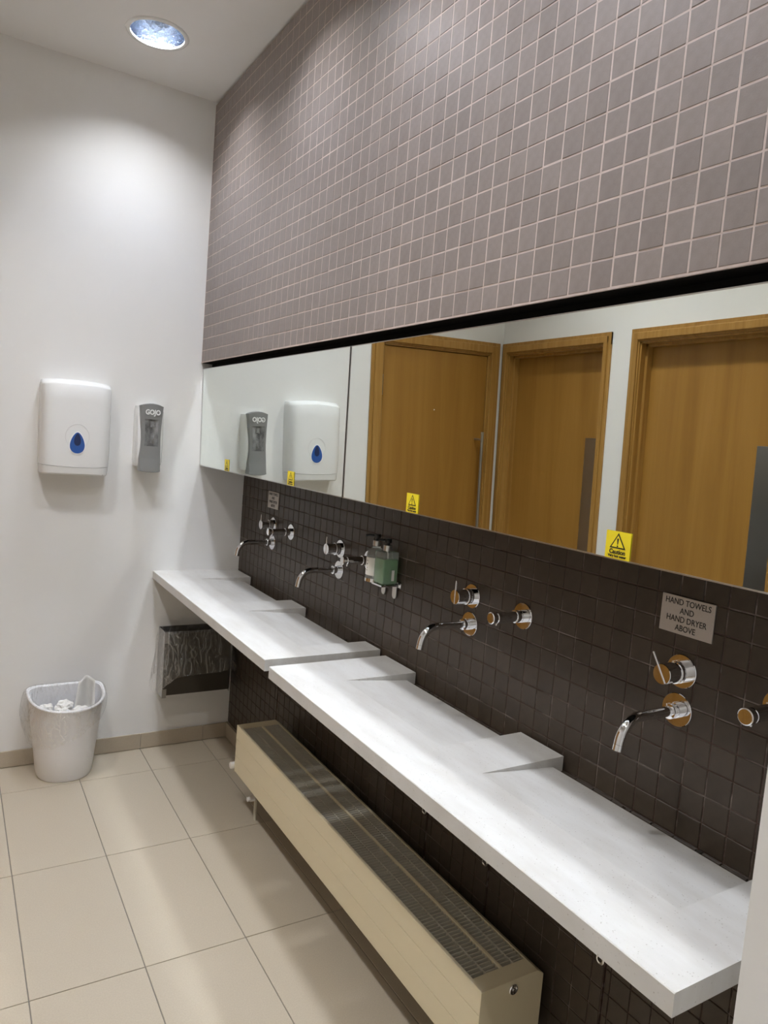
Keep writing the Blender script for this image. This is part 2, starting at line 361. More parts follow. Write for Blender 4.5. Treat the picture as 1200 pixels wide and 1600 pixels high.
# ------------------------------------------------------------------ doors (built in wall coordinates: u along the wall, v up, d out of the wall into the room)
def door(n, to, u0, u1, zt, wl, depth, plate=None, outer=None):
    r = bpy.data.objects.new('door_%d' % n, None); COL.objects.link(r); r.location = to((u0 + u1) / 2, 0, 0); tag(r, kind='structure')
    def B(name, u, v, d, m, par=r, bev=.001):
        a, b = to(u[0], v[0], d[0]), to(u[1], v[1], d[1]); return boxobj(name, a, b, m, par, bev)
    o0, o1, ot = outer
    for s, (a, b) in ((0, (o0, u0 + .006)), (1, (u1 - .006, o1))):
        e = a if s == 0 else b; i = b if s == 0 else a; sg = 1 if s == 0 else -1
        B('architrave', (e, i), (0, ot), (0, .012), M['frame'])
        B('architrave_moulding', (e + sg * .018, i - sg * .006), (0, ot - .018), (.010, .022), M['frame'], bev=.003)
    B('architrave', (o0, o1), (zt - .006, ot), (0, .0115), M['frame'])
    B('architrave_moulding', (o0 + .018, o1 - .018), (zt + .002, ot - .018), (.010, .0215), M['frame'], bev=.003)
    for a, b in ((u0, u0 + .014), (u1 - .014, u1)): B('jamb', (a, b), (0, zt), (-wl, .004), M['frame'])
    B('jamb', (u0, u1), (zt - .014, zt), (-wl, .004), M['frame'])
    if depth > .03:
        for a, b in ((u0 + .013, u0 + .027), (u1 - .027, u1 - .013)): B('door_stop', (a, b), (0, zt - .013), (-depth, -depth + .035), M['frame'])
        B('door_stop', (u0 + .013, u1 - .013), (zt - .027, zt - .013), (-depth, -depth + .035), M['frame'])
    leaf = B('door_leaf', (u0 + .017, u1 - .017), (.008, zt - .017), (-depth - .044, -depth), M['door'])
    return r, leaf
far = lambda u, v, d: (u, -d, v)
lft = lambda u, v, d: (XL + d, u, v)
r1, leaf1 = door(1, far, D1[0], D1[1], D1[2], .11, .004, outer=(-1.9898, -1.1286, 2.0953))
bm = bmesh.new(); tube(bm, [(-1.852, -.064, .62), (-1.852, -.064, 1.577)], .0095, 20); hb = mesh('pull_handle', bm, M['steel'], r1, auto=40)
for z in (.665, 1.534):
    bm = bmesh.new(); tube(bm, [(-1.852, .005, z), (-1.852, -.064, z)], .006, 14); mesh('handle_post', bm, M['steel'], hb, auto=40)
for z in (.25, 1.10, 1.806):
    bm = bmesh.new(); tube(bm, [(-1.196, -.009, z - .054), (-1.196, -.009, z + .054)], .0075, 14); mesh('hinge', bm, M['steel'], r1, auto=40)
bm = bmesh.new(); lathe(bm, [(.004, 0), (.003, .001)], (-1.553, .004, 1.69), (0, -1, 0), 10); mesh('coat_hook_scar', bm, M['label'], r1)
r2, leaf2 = door(2, lft, D2[0], D2[1], D2[2], .14, .062, outer=(-.8282, -.006, 2.0953))
r3, leaf3 = door(3, lft, D3[0], D3[1], D3[2], .14, .062, outer=(-1.783, -.9533, 2.0953))
for r, u in ((r2, D2[0] + .022), (r3, D3[0] + .022)):
    boxobj('push_plate', lft(u, .75, -.0625), lft(u + .125, 1.571, -.0605), M['veneer_plate'], r, bev=.0005)
for r in (r1, r2, r3): rebase(r)

# ------------------------------------------------------------------ ceiling downlights
def downlight(x, y, m, label):
    r = thing('ceiling_downlight', (x, y, H), label, 'light')
    bm = bmesh.new(); lathe(bm, [(.099, .002), (.0985, -.004), (.103, -.007), (.113, -.004), (.116, 0), (.116, .0015)], (x, y, H), (0, 0, 1), 56, cap=False)
    mesh('trim_ring', bm, M['plastic'], r, auto=60)
    bm = bmesh.new(); lathe(bm, [(.0992, -.003), (.0985, .015), (.0945, .035), (.087, .058), (.075, .078), (.064, .089), (.0005, .090)], (x, y, H), (0, 0, 1), 56, cap=False)
    mesh('reflector_bowl', bm, M['reflector'], r, auto=60)
    bm = bmesh.new(); lathe(bm, [(.060, .0845), (.060, .0865)], (x, y, H), (0, 0, 1), 40); mesh('lamp_disc', bm, m, r)
    rebase(r); return r
for k, y in enumerate(LAMP_YS):
    downlight(LAMP_ROW_X, y, M['lamp'], 'round recessed ceiling downlight glowing above the towel dispenser wall' if k == 0 else 'round recessed ceiling downlight above the %s wall tap from the far wall' % ('first', 'second', 'third', 'fourth')[k])
for k, y in enumerate(LAMP2_YS):
    downlight(LAMP2_X, y, M['lamp2'], 'round recessed ceiling downlight over the passage, %s' % ('in front of the corner doors', 'in front of the third door', 'behind the camera by the near wall')[k])

# ------------------------------------------------------------------ countertops
def countertop(y0, y1, z, lands, label):
    r = thing('countertop', (-.2, (y0 + y1) / 2, z - .036), label, 'countertop', 'stone basin counters')
    xf, xc, xb, th = -.4138, -.252, -.040, .0355
    zb = z - th; drop = .021; ch = .0016
    def prof_l(): return [(xf, zb), (xf, z - ch), (xf + ch, z), (-.009, z), (-.009, zb)]
    bm = bmesh.new(); e = .0
    cuts = sorted(set([y0, y1] + [c for l in lands for c in l]), reverse=True)
    def add(poly, ya, yb): prism(bm, poly, (ya, yb), XZ)
    add([(xf, zb), (xf, z - ch), (xf + ch, z), (xc, z), (xc, zb)], y0, y1)     # level front strip
    for a, b in zip(cuts, cuts[1:]):
        if any(abs(a - l[0]) < 1e-6 for l in lands): add([(xc, zb), (xc, z), (-.009, z), (-.009, zb)], a, b)
        else: add([(xc, zb), (xc, z), (xb, z - drop), (xb, zb)], a, b)
    inner = [f for f in bm.faces if abs(f.normal.x) > .99 and all(abs(v.co.x - xc) < 1e-5 for v in f.verts)]
    bmesh.ops.delete(bm, geom=inner, context='FACES')
    mesh('slab', bm, M['counter'], r)
    boxobj('drain_channel', (-.06, y1 + .02, zb - .045), (-.0005, y0 - .02, zb - .040), M['dark_fill'], r)
    for yy in (y0 - .25, y1 + .25): boxobj('support_bracket', (-.30, yy - .004, zb - .05), (-.0005, yy + .004, zb), M['shaded_steel'], r)
    rebase(r)
countertop(0.0, -1.410, .8569, [(0.0, -.203), (-.680, -.823), (-1.308, -1.410)], 'white stone basin counter butting against the white far wall')
countertop(-1.445, -2.8604, .8473, [(-1.445, -1.625), (-2.102, -2.250), (-2.745, -2.8604)], 'white stone basin counter nearest the camera, above the radiator')

# ------------------------------------------------------------------ mirrors with warning stickers
MT = .0208; MC = Vector((-.2265, 0, 1.5855)); MH = .2232
def mpt(y, s, d=0):                           # point on the mirror face: s above its centre, d in front of it
    ax = Vector((-MT, 0, 1)).normalized(); n = Vector((-1, 0, -MT)).normalized()
    q = MC + ax * s + n * d; q.y = y; return q
def mirror(y0, y1, label):
    r = thing('wall_mirror', mpt((y0 + y1) / 2, -MH, -.01), label, 'mirror', 'mirrors above the basins')
    def slab(name, a, b, s0, s1, d0, d1, m):
        bm = bmesh.new(); vs = [bm.verts.new(mpt(y, s, d)) for y in (a, b) for s in (s0, s1) for d in (d0, d1)]
        for q in ((0,1,3,2),(4,6,7,5),(0,4,5,1),(2,3,7,6),(0,2,6,4),(1,5,7,3)): bm.faces.new([vs[i] for i in q])
        return mesh(name, bm, m, r)
    slab('mirror_glass', y0, y1, -MH, MH, -.005, 0, M['mirror'])
    slab('bottom_edge', y0, y1, -MH - .0025, -MH, -.014, .0012, M['mirror_edge'])
    slab('top_edge', y0, y1, MH, MH + .0022, -.014, .0008, M['mirror_edge'])
    slab('side_edge', y0, y0 - .0028, -MH, MH, -.012, .0006, M['mirror_edge'])
    slab('side_edge', y1 + .0028, y1, -MH, MH, -.012, .0006, M['mirror_edge'])
    slab('backing_board', y0 - .002, y1 + .002, -MH + .001, MH - .001, -.020, -.0055, M['dark_fill'])
    rebase(r)
mirror(-.0015, -1.4620, 'long frameless mirror panel reflecting both white wall dispensers')
mirror(-1.4680, PIER_Y + .002, 'long frameless mirror panel reflecting the wooden doors')
def sticker(y0, label):
    w, h = .0555, .0490; s0 = -MH - .0002; yc = y0 - w / 2
    r = thing('caution_sticker', mpt(yc, s0, .001), label, 'sticker', 'hot water stickers on the mirrors')
    X = Vector((0, -1, 0)); Y = Vector((-MT, 0, 1)).normalized()
    def at(u, v, d): return facing(mpt(yc - u, s0 + v, d), X, Y)
    def flat(name, poly, d, m, holes=()):
        bm = bmesh.new(); prism(bm, poly, (d - .0002, d + .0002), lambda u, v, w_: mpt(yc - u, s0 + v, w_)); return mesh(name, bm, m, r)
    flat('backing', [(-w/2, 0), (w/2, 0), (w/2, h), (-w/2, h)], .0014, M['yellow'])
    def tri(k):
        c = (0, .0285); return [(c[0] + (u - c[0]) * k, c[1] + (v - c[1]) * k) for u, v in ((-.0178, .0185), (.0178, .0185), (0, .0465))]
    flat('warning_triangle', tri(1.0), .0018, M['ink']); flat('triangle_field', tri(.76), .0021, M['yellow'])
    flat('exclamation_mark', [(-.0008, .0255), (.0008, .0255), (.0019, .0350), (.0012, .0368), (-.0012, .0368), (-.0019, .0350)], .0024, M['ink'])
    flat('exclamation_mark', [(.0016 * math.cos(t), .0228 + .0016 * math.sin(t)) for t in (math.pi * k / 6 for k in range(12))], .0024, M['ink'])
    text('Caution', .0112, M['ink'], at(0, .0122, .0019), 'lettering', r, bold=.0003, depth=.0002)
    text('Very hot water', .0066, M['ink'], at(0, .0048, .0019), 'lettering', r, bold=.00025, depth=.0002)
    rebase(r)
sticker(-2.4945, 'yellow caution sticker below door reflections, nearest the camera')
sticker(-1.8235, 'yellow caution sticker on the mirror above the soap bottles')
sticker(-1.0465, 'yellow caution sticker on the mirror where the paper towel dispenser reflects')
sticker(-.3665, 'yellow caution sticker on the mirror closest to the white far wall')

# ------------------------------------------------------------------ engraved signs
def sign(y0, label):
    w, h, zc = .119, .0745, 1.2435; yc = y0 - w / 2
    r = thing('sign_plate', (-.004, yc, zc - h / 2), label, 'sign', 'hand towel signs')
    boxobj('plate', (-.0035, yc - w / 2, zc - h / 2), (-.0002, yc + w / 2, zc + h / 2), M['sign'], r, bev=.0004)
    for k, t in enumerate(('HAND TOWELS', 'AND', 'HAND DRYER', 'ABOVE')):
        text(t, .0168, M['ink'], facing((-.0037, yc, zc + .0255 - k * .0170), (0, -1, 0), (0, 0, 1)), 'lettering', r, bold=.00012, depth=.0002, sx=.86)
    rebase(r)
sign(-2.4600, 'metal HAND TOWELS AND HAND DRYER ABOVE sign nearest the camera')
sign(-.3400, 'metal HAND TOWELS AND HAND DRYER ABOVE sign by the far wall')

# ------------------------------------------------------------------ taps and wall soap plungers
def tap(y, tilt, label):
    zh, zs = 1.1355, 1.0575
    r = thing('wall_tap', (0, y, zs), label, 'tap', 'chrome wall taps')
    def ros(z, R):
        bm = bmesh.new(); lathe(bm, [(R, .0005), (R, .0025), (R - .001, .0035), (.0005, .0036)], (0, y, z), (-1, 0, 0), 48); mesh('rosette', bm, M['chrome'], r, auto=30)
    ros(zh, .0335); ros(zs, .0335)
    bm = bmesh.new(); lathe(bm, [(.0225, .003), (.0225, .016), (.0205, .0165), (.0205, .019), (.0222, .0195), (.0222, .026), (.020, .0265), (.020, .0605), (.0192, .0615), (.0005, .0616)], (0, y, zh), (-1, 0, 0), 48)
    knob = mesh('handle', bm, M['chrome'], r, auto=30)
    d = Vector((0, math.sin(tilt), math.cos(tilt))); c = Vector((-.0600, y, zh))
    bm = bmesh.new(); tube(bm, [c - d * .0190, c + d * .045], .0026, 12); mesh('lever', bm, M['chrome'], knob, auto=40)
    bm = bmesh.new(); lathe(bm, [(.0155, .003), (.0155, .012), (.0135, .0125), (.0135, .021), (.0152, .0215), (.0152, .0275), (.0105, .028), (.0105, .034)], (0, y, zs), (-1, 0, 0), 40)
    mesh('spout_collar', bm, M['chrome'], r, auto=30)
    pts = [(-.022, y, zs), (-.06, y, zs), (-.110, y, zs)]
    R = .050
    for k in range(1, 15):
        a = math.radians(80) * k / 14; pts.append((-.110 - R * math.sin(a), y, zs - R * (1 - math.cos(a))))
    a = math.radians(80); pts.append((pts[-1][0] - .006 * math.cos(a), y, pts[-1][2] - .006 * math.sin(a)))
    bm = bmesh.new(); tube(bm, pts, .0102, 24); sp = mesh('spout', bm, M['chrome'], r, auto=40)
    q = Vector(pts[-1]); dv = (q - Vector(pts[-2])).normalized()
    bm = bmesh.new(); lathe(bm, [(.0102, .0004), (.0102, .012), (.0088, .0125), (.0085, .010), (.0005, .0098)], q, dv, 24); mesh('aerator', bm, M['chrome'], sp, auto=40)
    rebase(r)
def plunger(y, label):
    z = 1.1315
    r = thing('wall_soap_dispenser', (0, y, z - .03), label, 'soap dispenser', 'chrome soap plungers')
    bm = bmesh.new(); lathe(bm, [(.0335, .0005), (.0335, .0025), (.0325, .0035), (.0005, .0036)], (0, y, z), (-1, 0, 0), 48); mesh('rosette', bm, M['chrome'], r, auto=30)
    bm = bmesh.new(); lathe(bm, [(.0160, .003), (.0160, .013), (.0145, .0135), (.0145, .016), (.0160, .0165), (.0160, .030), (.0135, .0305), (.0135, .088), (.0125, .089)], (0, y, z), (-1, 0, 0), 40)
    b = mesh('barrel', bm, M['chrome'], r, auto=30)
    bm = bmesh.new(); lathe(bm, [(.0115, .0885), (.0115, .093), (.0145, .0935), (.0145, .105), (.0125, .1062), (.0005, .1064)], (0, y, z), (-1, 0, 0), 40); mesh('push_button', bm, M['chrome'], r, auto=30)
    bm = bmesh.new(); tube(bm, [(-.084, y, z - .012), (-.086, y, z - .0195)], .0028, 12); mesh('nozzle', bm, M['chrome'], b, auto=40)
    rebase(r)
tap(-.4150, 0.0, 'chrome wall tap beside the white far wall')
tap(-1.0630, 0.0, 'chrome wall tap left of the soap bottles')
tap(-1.8520, 0.0, 'chrome wall tap between the soap bottles and the near sign')
tap(-2.5220, math.radians(33), 'chrome wall tap with tilted lever directly below the near sign')
plunger(-.6110, 'chrome wall soap plunger farthest from the camera')
plunger(-1.2760, 'chrome wall soap plunger partly behind the clear soap bottle')
plunger(-2.0600, 'chrome wall soap plunger right of the third tap')
plunger(-2.7230, 'chrome wall soap plunger cut by the right edge of the photo')

# ------------------------------------------------------------------ soap bottles in their bracket
YC, YG, BX = -1.394, -1.4620, -.045
r = thing('bottle_bracket', (0, (YC + YG) / 2, 1.04), 'chrome wall bracket with two tongues holding the soap bottles', 'bracket')
boxobj('back_plate', (-.004, YG - .030, 1.078), (-.0005, YC + .030, 1.095), M['chrome'], r, bev=.001)
for y in (YC, YG):
    bm = bmesh.new(); poly = [(y + .012 * math.cos(t), 1.052 + .012 * math.sin(t)) for t in (math.pi + math.pi * k / 12 for k in range(13))] + [(y + .012, 1.088), (y - .012, 1.088)]
    prism(bm, poly, (-.0075, -.004), YZ); mesh('tongue', bm, M['mirror_edge'], r)
    bm = bmesh.new(); lathe(bm, [(.030, .0), (.0325, .0), (.0325, .011), (.030, .011)], (BX, y, 1.0855), (0, 0, 1), 32, cap=False) if y == YC else box(bm, (BX - .031, y - .031, 1.0855), (BX + .031, y + .031, 1.0905))
    mesh('holder_ring', bm, M['chrome'], r, auto=40)
    boxobj('holder_arm', (-.016, y - .008, 1.0835), (-.003, y + .008, 1.0875), M['chrome'], r)
rebase(r)
def pump(r, y, z):
    bm = bmesh.new(); lathe(bm, [(.0135, 0), (.0135, .017), (.012, .0185), (.0005, .0186)], (BX, y, z), (0, 0, 1), 28); mesh('pump_collar', bm, M['mirror_edge'], r, auto=35)
    bm = bmesh.new(); lathe(bm, [(.005, .0186), (.005, .026), (.0115, .0265), (.0115, .036), (.0105, .0375), (.0005, .0376)], (BX, y, z), (0, 0, 1), 24)
    tube(bm, [(BX, y, z + .033), (BX - .026, y + .010, z + .034), (BX - .036, y + .014, z + .031)], .0036, 10); mesh('pump_head', bm, M['black'], r, auto=35)
r = thing('soap_bottle', (BX, YC, 1.0905), 'clear round soap bottle with cream label and black pump', 'bottle', 'soap bottles by the taps')
bm = bmesh.new(); lathe(bm, [(.022, 0), (.0285, .002), (.030, .006), (.030, .080), (.0285, .090), (.022, .100), (.013, .106), (.012, .112)], (BX, YC, 1.0905), (0, 0, 1), 36); mesh('bottle_body', bm, M['clear'], r, auto=40)
bm = bmesh.new(); lathe(bm, [(.0304, .016), (.0306, .017), (.0306, .073), (.0304, .074)], (BX, YC, 1.0905), (0, 0, 1), 36, cap=False); lb = mesh('paper_label', bm, M['label'], r, auto=40)
for k, (s, z) in enumerate(((.0075, .064), (.010, .052), (.0055, .040), (.0055, .032))):
    if k != 1: text('—', s, M['ink'], facing((BX - .0311, YC, 1.0905 + z), (0, -1, 0), (0, 0, 1)), 'label_print', lb, depth=.0002, bold=.0004)
    else:
        bm = bmesh.new(); lathe(bm, [(.0025, 0), (.0025, .0006)], (BX - .0305, YC, 1.0905 + z), (-1, 0, 0), 12); mesh('label_print', bm, M['ink'], lb)
pump(r, YC, 1.2015); rebase(r)
r = thing('soap_bottle', (BX, YG, 1.0915), 'square green soap bottle with black pump', 'bottle', 'soap bottles by the taps')
bm = bmesh.new(); box(bm, (BX - .029, YG - .029, 1.0915), (BX + .029, YG + .029, 1.196), .006, 3); mesh('bottle_body', bm, M['clear'], r, auto=40)
bm = bmesh.new(); box(bm, (BX - .0272, YG - .0272, 1.0935), (BX + .0272, YG + .0272, 1.172), .005, 3); mesh('liquid', bm, M['green'], r, auto=40)
bm = bmesh.new(); tube(bm, [(BX, YG, 1.198), (BX + .002, YG, 1.10)], .0028, 10); mesh('dip_tube', bm, M['light_grey'], r, auto=40)
boxobj('label_print', (BX + .004, YG - .0294, 1.104), (BX + .014, YG - .0291, 1.138), M['label'], r)
pump(r, YG, 1.1965); rebase(r)

# ------------------------------------------------------------------ paper towel dispenser
def towel_dispenser():
    xc, hx, z0, z1 = -.7815, .1400, 1.295, 1.684
    r = thing('paper_towel_dispenser', (xc, 0, z0), 'white plastic paper towel dispenser with blue drop window on far wall', 'towel dispenser')
    def outline(k, n=7, d=.094, steps=40):
        o = []
        for i in range(steps + 1):
            t = math.pi * i / steps; c, s = math.cos(t), math.sin(t)
            o.append((xc + hx * k * math.copysign(abs(c) ** (2 / n), c), -d * abs(s) ** (2 / n) - .016 * max(0, 1 - (c * 1.0) ** 2)))
        return o
    def loft(levels, name, m):
        bm = bmesh.new(); rings = []
        for z, k, d in levels:
            rings.append([bm.verts.new((x, y, z + (.011 if z > 1.5 else -.007 if abs(z - z0 - .039) < .002 else 0) * (1 - ((x - xc) / hx) ** 2))) for x, y in outline(k, d=d)])
        for a, b in zip(rings, rings[1:]):
            for i in range(len(a) - 1): bm.faces.new((a[i], a[i + 1], b[i + 1], b[i]))
        bm.faces.new(rings[0]); bm.faces.new(rings[-1][::-1]); return mesh(name, bm, m, r, auto=32)
    loft([(z0 + .040, .985, .090), (1.40, 1.0, .093), (1.60, 1.0, .092), (z1 - .021, .998, .089), (z1 - .018, .994, .087), (z1 - .002, .972, .062), (z1, .96, .052)], 'cover', M['plastic'])
    loft([(z0, .94, .080), (z0 + .006, .965, .086), (z0 + .0385, .982, .089)], 'base_tray', M['plastic'])
    yf = -.1092
    def drop(kx, kz, cz=1.4310):
        o = []
        for i in range(40):
            t = 2 * math.pi * i / 40
            o.append((xc + .002 + kx * .5 * math.sin(t) * (1 - .30 * math.cos(t)), cz + kz * .5 * math.cos(t)))
        return o
    bm = bmesh.new(); ring = [(xc + .002 + .047 * math.sin(t) * (1 if math.cos(t) > 0 else .75 + .25 * (1 + math.cos(t))), 1.452 + .058 * math.cos(t)) for t in (2 * math.pi * i / 40 for i in range(40))]
    pts = [(u, yf + .0004 + .004 * ((u - xc) / hx) ** 2, v) for u, v in ring]; tube(bm, pts + [pts[0]], .0011, 8); mesh('window_surround', bm, M['light_grey'], r, auto=60)
    bm = bmesh.new(); prism(bm, drop(.064, .098), (yf - .0006, yf + .004), XZ); mesh('window_rim', bm, M['white_print'], r)
    bm = bmesh.new(); prism(bm, drop(.056, .088), (yf - .0016, yf + .004), XZ); wn = mesh('drop_window', bm, M['blue'], r)
    bm = bmesh.new(); prism(bm, drop(.026, .052, 1.445), (yf - .0022, yf), XZ); mesh('window_dark_core', bm, M['navy'], wn)
    for x, m in ((xc - .115, M['black']),):
        bm = bmesh.new(); lathe(bm, [(.0028, 0), (.0028, .006)], (x, -.084, z0 + .010), (0, -1, 0), 12); mesh('key_hole', bm, m, r)
    boxobj('slot_mark', (xc + .088, -.094, z0 + .004), (xc + .112, -.086, z0 + .0075), M['black'], r)
    rebase(r)
towel_dispenser()

# ------------------------------------------------------------------ grey and white soap dispenser
def gel_dispenser():
    xc, z0, z1 = -.4740, 1.324, 1.616; D = .092
    r = thing('hand_soap_dispenser', (xc, 0, z0), 'grey and white wall soap dispenser beside the towel dispenser', 'soap dispenser')
    def half(z):                                # half-width of the grey face at height z
        t = (z - z0) / (z1 - z0)
        return .0435 + .0085 * abs(2 * t - 1.0) ** 1.6 - (.004 if t < .18 else 0)
    # white body
    bm = bmesh.new(); rings = []
    for k in range(13):
        t = k / 12; z = z0 + .020 + (z1 - z0 - .024) * t
        e = .004 * max(0, 1 - 12 * min(t, 1 - t)); hw = .0595 - e; d = .070 + .010 * math.sin(math.pi * min(1, t * 1.3)) - e * 2
        rings.append([bm.verts.new(q) for q in ((xc + hw, 0, z), (xc + hw, -d + .022, z), (xc + hw - .006, -d + .006, z), (xc + hw - .016, -d, z), (xc - hw + .016, -d, z), (xc - hw + .006, -d + .006, z), (xc - hw, -d + .022, z), (xc - hw, 0, z))])
    for a, b in zip(rings, rings[1:]):
        for i in range(7): bm.faces.new((a[i], a[i + 1], b[i + 1], b[i]))
    bm.faces.new(rings[0]); bm.faces.new(rings[-1]); mesh('back_body', bm, M['plastic'], r, auto=35)
    # grey face, slightly domed, with a window opening
    zs = [z0, z0 + .004, z0 + .02, z0 + .056, z0 + .060, z0 + .085, 1.437, 1.4375, 1.47, 1.50, 1.53, 1.5555, 1.556, 1.58, 1.60, z1 - .003, z1]
    bm = bmesh.new(); rows = []
    for z in zs:
        h = half(z) - (.006 if z in (z0, z1) else 0); row = []
        for s in (-1, -.92, -.66, -.3, 0, .3, .66, .92, 1):
            arch = .010 * (1 - s * s) * (1 if z > 1.59 else 0) - (.003 * (1 - s * s) if z < z0 + .01 else 0)
            y = -D - .010 * (1 - s * s) - (.008 if z < z0 + .056 else 0) + (.020 if abs(s) == 1 else 0) + (.006 if z in (z0, z1) else 0)
            row.append(bm.verts.new((xc + h * s, y, z + arch)))
        rows.append(row)
    for a, (p, q) in enumerate(zip(rows, rows[1:])):
        for i in range(8):
            if 7 <= a <= 10 and 2 <= i <= 5: continue
            bm.faces.new((p[i], p[i + 1], q[i + 1], q[i]))
    B0 = [bm.verts.new((v.co.x, -.055, v.co.z)) for v in rows[0]]; B1 = [bm.verts.new((v.co.x, -.055, v.co.z)) for v in rows[-1]]
    for i in range(8): bm.faces.new((rows[0][i], B0[i], B0[i + 1], rows[0][i + 1])); bm.faces.new((rows[-1][i], rows[-1][i + 1], B1[i + 1], B1[i]))
    sL = [bm.verts.new((w[0].co.x + .001, -.055, w[0].co.z)) for w in rows]; sR = [bm.verts.new((w[-1].co.x - .001, -.055, w[-1].co.z)) for w in rows]
    for k in range(len(rows) - 1):
        bm.faces.new((rows[k][0], rows[k + 1][0], sL[k + 1], sL[k])); bm.faces.new((rows[k][-1], sR[k], sR[k + 1], rows[k + 1][-1]))
    face = mesh('grey_front', bm, M['grey_plastic'], r, auto=30)
    boxobj('window_pane', (xc - .034, -D - .004, 1.434), (xc + .034, -D + .002, 1.560), M['smoke'], r)
    bm = bmesh.new(); lathe(bm, [(.010, .004), (.014, .01), (.014, .05), (.008, .062), (.008, .075), (.016, .080), (.016, .105)], (xc + .004, -.0845, 1.442), (0, 0, 1), 20); mesh('refill_bottle', bm, M['refill'], r, auto=40)
    text('GOJO', .030, M['white_print'], facing((xc + .001, -D - .0106, 1.586), (1, 0, 0), (0, 0, 1)), 'lettering', face, bold=.0011, depth=.0006, sx=.82)
    rebase(r)
gel_dispenser()

# ------------------------------------------------------------------ radiator
def radiator():
    xf, xb, y0, y1, zt, zb = -.2235, -.0400, -.7140, -2.2870, .360, .168
    r = thing('radiator', ((xf + xb) / 2, (y0 + y1) / 2, 0), 'long cream convector radiator with slotted top under the counters', 'radiator')
    zg = [zb, zb + .0665, zb + .136, zt - .001]
    for a, b in zip(zg, zg[1:]): boxobj('front_panel', (xf, y1 + .001, a + .0007), (xf + .006, y0 - .001, b - .0007), M['radiator'], r, bev=.0006)
    boxobj('back_panel', (xb - .004, y1 + .002, zb), (xb, y0 - .002, zt - .014), M['radiator'], r)
    boxobj('core', (xf + .0062, y1 + .01, zb + .03), (xb - .0042, y0 - .01, zt - .055), M['rad_in'], r)
    # end caps with a sloped back corner
    for ya, yb, n in ((y1 - .0015, y1 + .0005, 0), (y0 - .0005, y0 + .0015, 1)):
        bm = bmesh.new(); prism(bm, [(xf, zb - .004), (xf, zt), (xb - .020, zt), (xb, zt - .014), (xb, zb - .004)], (ya, yb), XZ); mesh('end_cap', bm, M['radiator'], r)
    # top frame and centre rail
    g = [xf + .0100, -.1350, -.1265, xb - .0195]
    boxobj('top_rim', (xf + .0005, y1, zt - .008), (g[0], y0, zt), M['radiator'], r, bev=.001)
    boxobj('centre_rail', (g[1], y1 + .04, zt - .012), (g[2], y0 - .04, zt - .001), M['radiator'], r, bev=.001)
    bm = bmesh.new(); prism(bm, [(g[3], zt), (xb - .019, zt), (xb + .0005, zt - .014), (xb - .004, zt - .016), (g[3], zt - .004)], (y1, y0), XZ); mesh('top_rim', bm, M['radiator'], r)
    for a, b in ((y1, y1 + .042), (y0 - .042, y0)): boxobj('top_rim', (xf + .002, a, zt - .003), (xb - .019, b, zt - .0002), M['radiator'], r)
    for k in (0, 2):
        a, b = g[k], g[k + 1]; mid = (a + b) / 2; n = int((y0 - y1 - .084) / .0120); bm = bmesh.new()
        for i in range(n + 1):
            y = y1 + .042 + (y0 - y1 - .084) * i / n
            for (p, q), o in (((a, mid), 0), ((mid, b), .0060)):
                prism(bm, [(y + o - .0040, zt - .012), (y + o - .0014, zt - .012), (y + o + .0028, zt - .003), (y + o, zt - .003)], (p + .0016, q - .0016), YZ)
        box(bm, (mid - .0015, y1 + .04, zt - .010), (mid + .0015, y0 - .04, zt - .0028))
        gr = mesh('grille', bm, M['rad_in'], r); gr['kind'] = 'stuff'
    bm = bmesh.new(); lathe(bm, [(.0125, 0), (.0125, .002), (.011, .004), (.0085, .004), (.008, .0015), (.0055, .0015), (.005, .006), (.0005, .0062)], (-.131, y1 - .0015, .338), (0, -1, 0), 28); mesh('end_plug', bm, M['chrome'], r, auto=35)
    bm = bmesh.new(); lathe(bm, [(.013, 0), (.0135, .002), (.0135, .026), (.012, .028), (.0005, .0285)], (xf + .014, y0 + .014, .186), (-1, 0, 0), 24)
    mesh('valve_cap', bm, M['valve'], r, auto=35)
    bm = bmesh.new(); tube(bm, [(xf + .03, y0 - .005, .186), (xf + .03, y0 + .014, .186), (xf + .012, y0 + .014, .186)], .007, 14); mesh('valve_stem', bm, M['chrome'], r, auto=40)
    bm = bmesh.new(); lathe(bm, [(.011, 0), (.011, .018), (.009, .020), (.009, .030)], (-.172, y0 - .105, .092), (-1, 0, 0), 18); mesh('lockshield_cap', bm, M['valve'], r, auto=35)
    bm = bmesh.new(); tube(bm, [(-.165, y0 - .105, 0), (-.165, y0 - .105, .19)], .0075, 14); mesh('feed_pipe', bm, M['rad_in'], r, auto=40)
    for y in (y0 - .25, y1 + .25): boxobj('wall_bracket', (xb, y - .02, .19), (-.0055, y + .02, .27), M['rad_in'], r)
    rebase(r)
radiator()

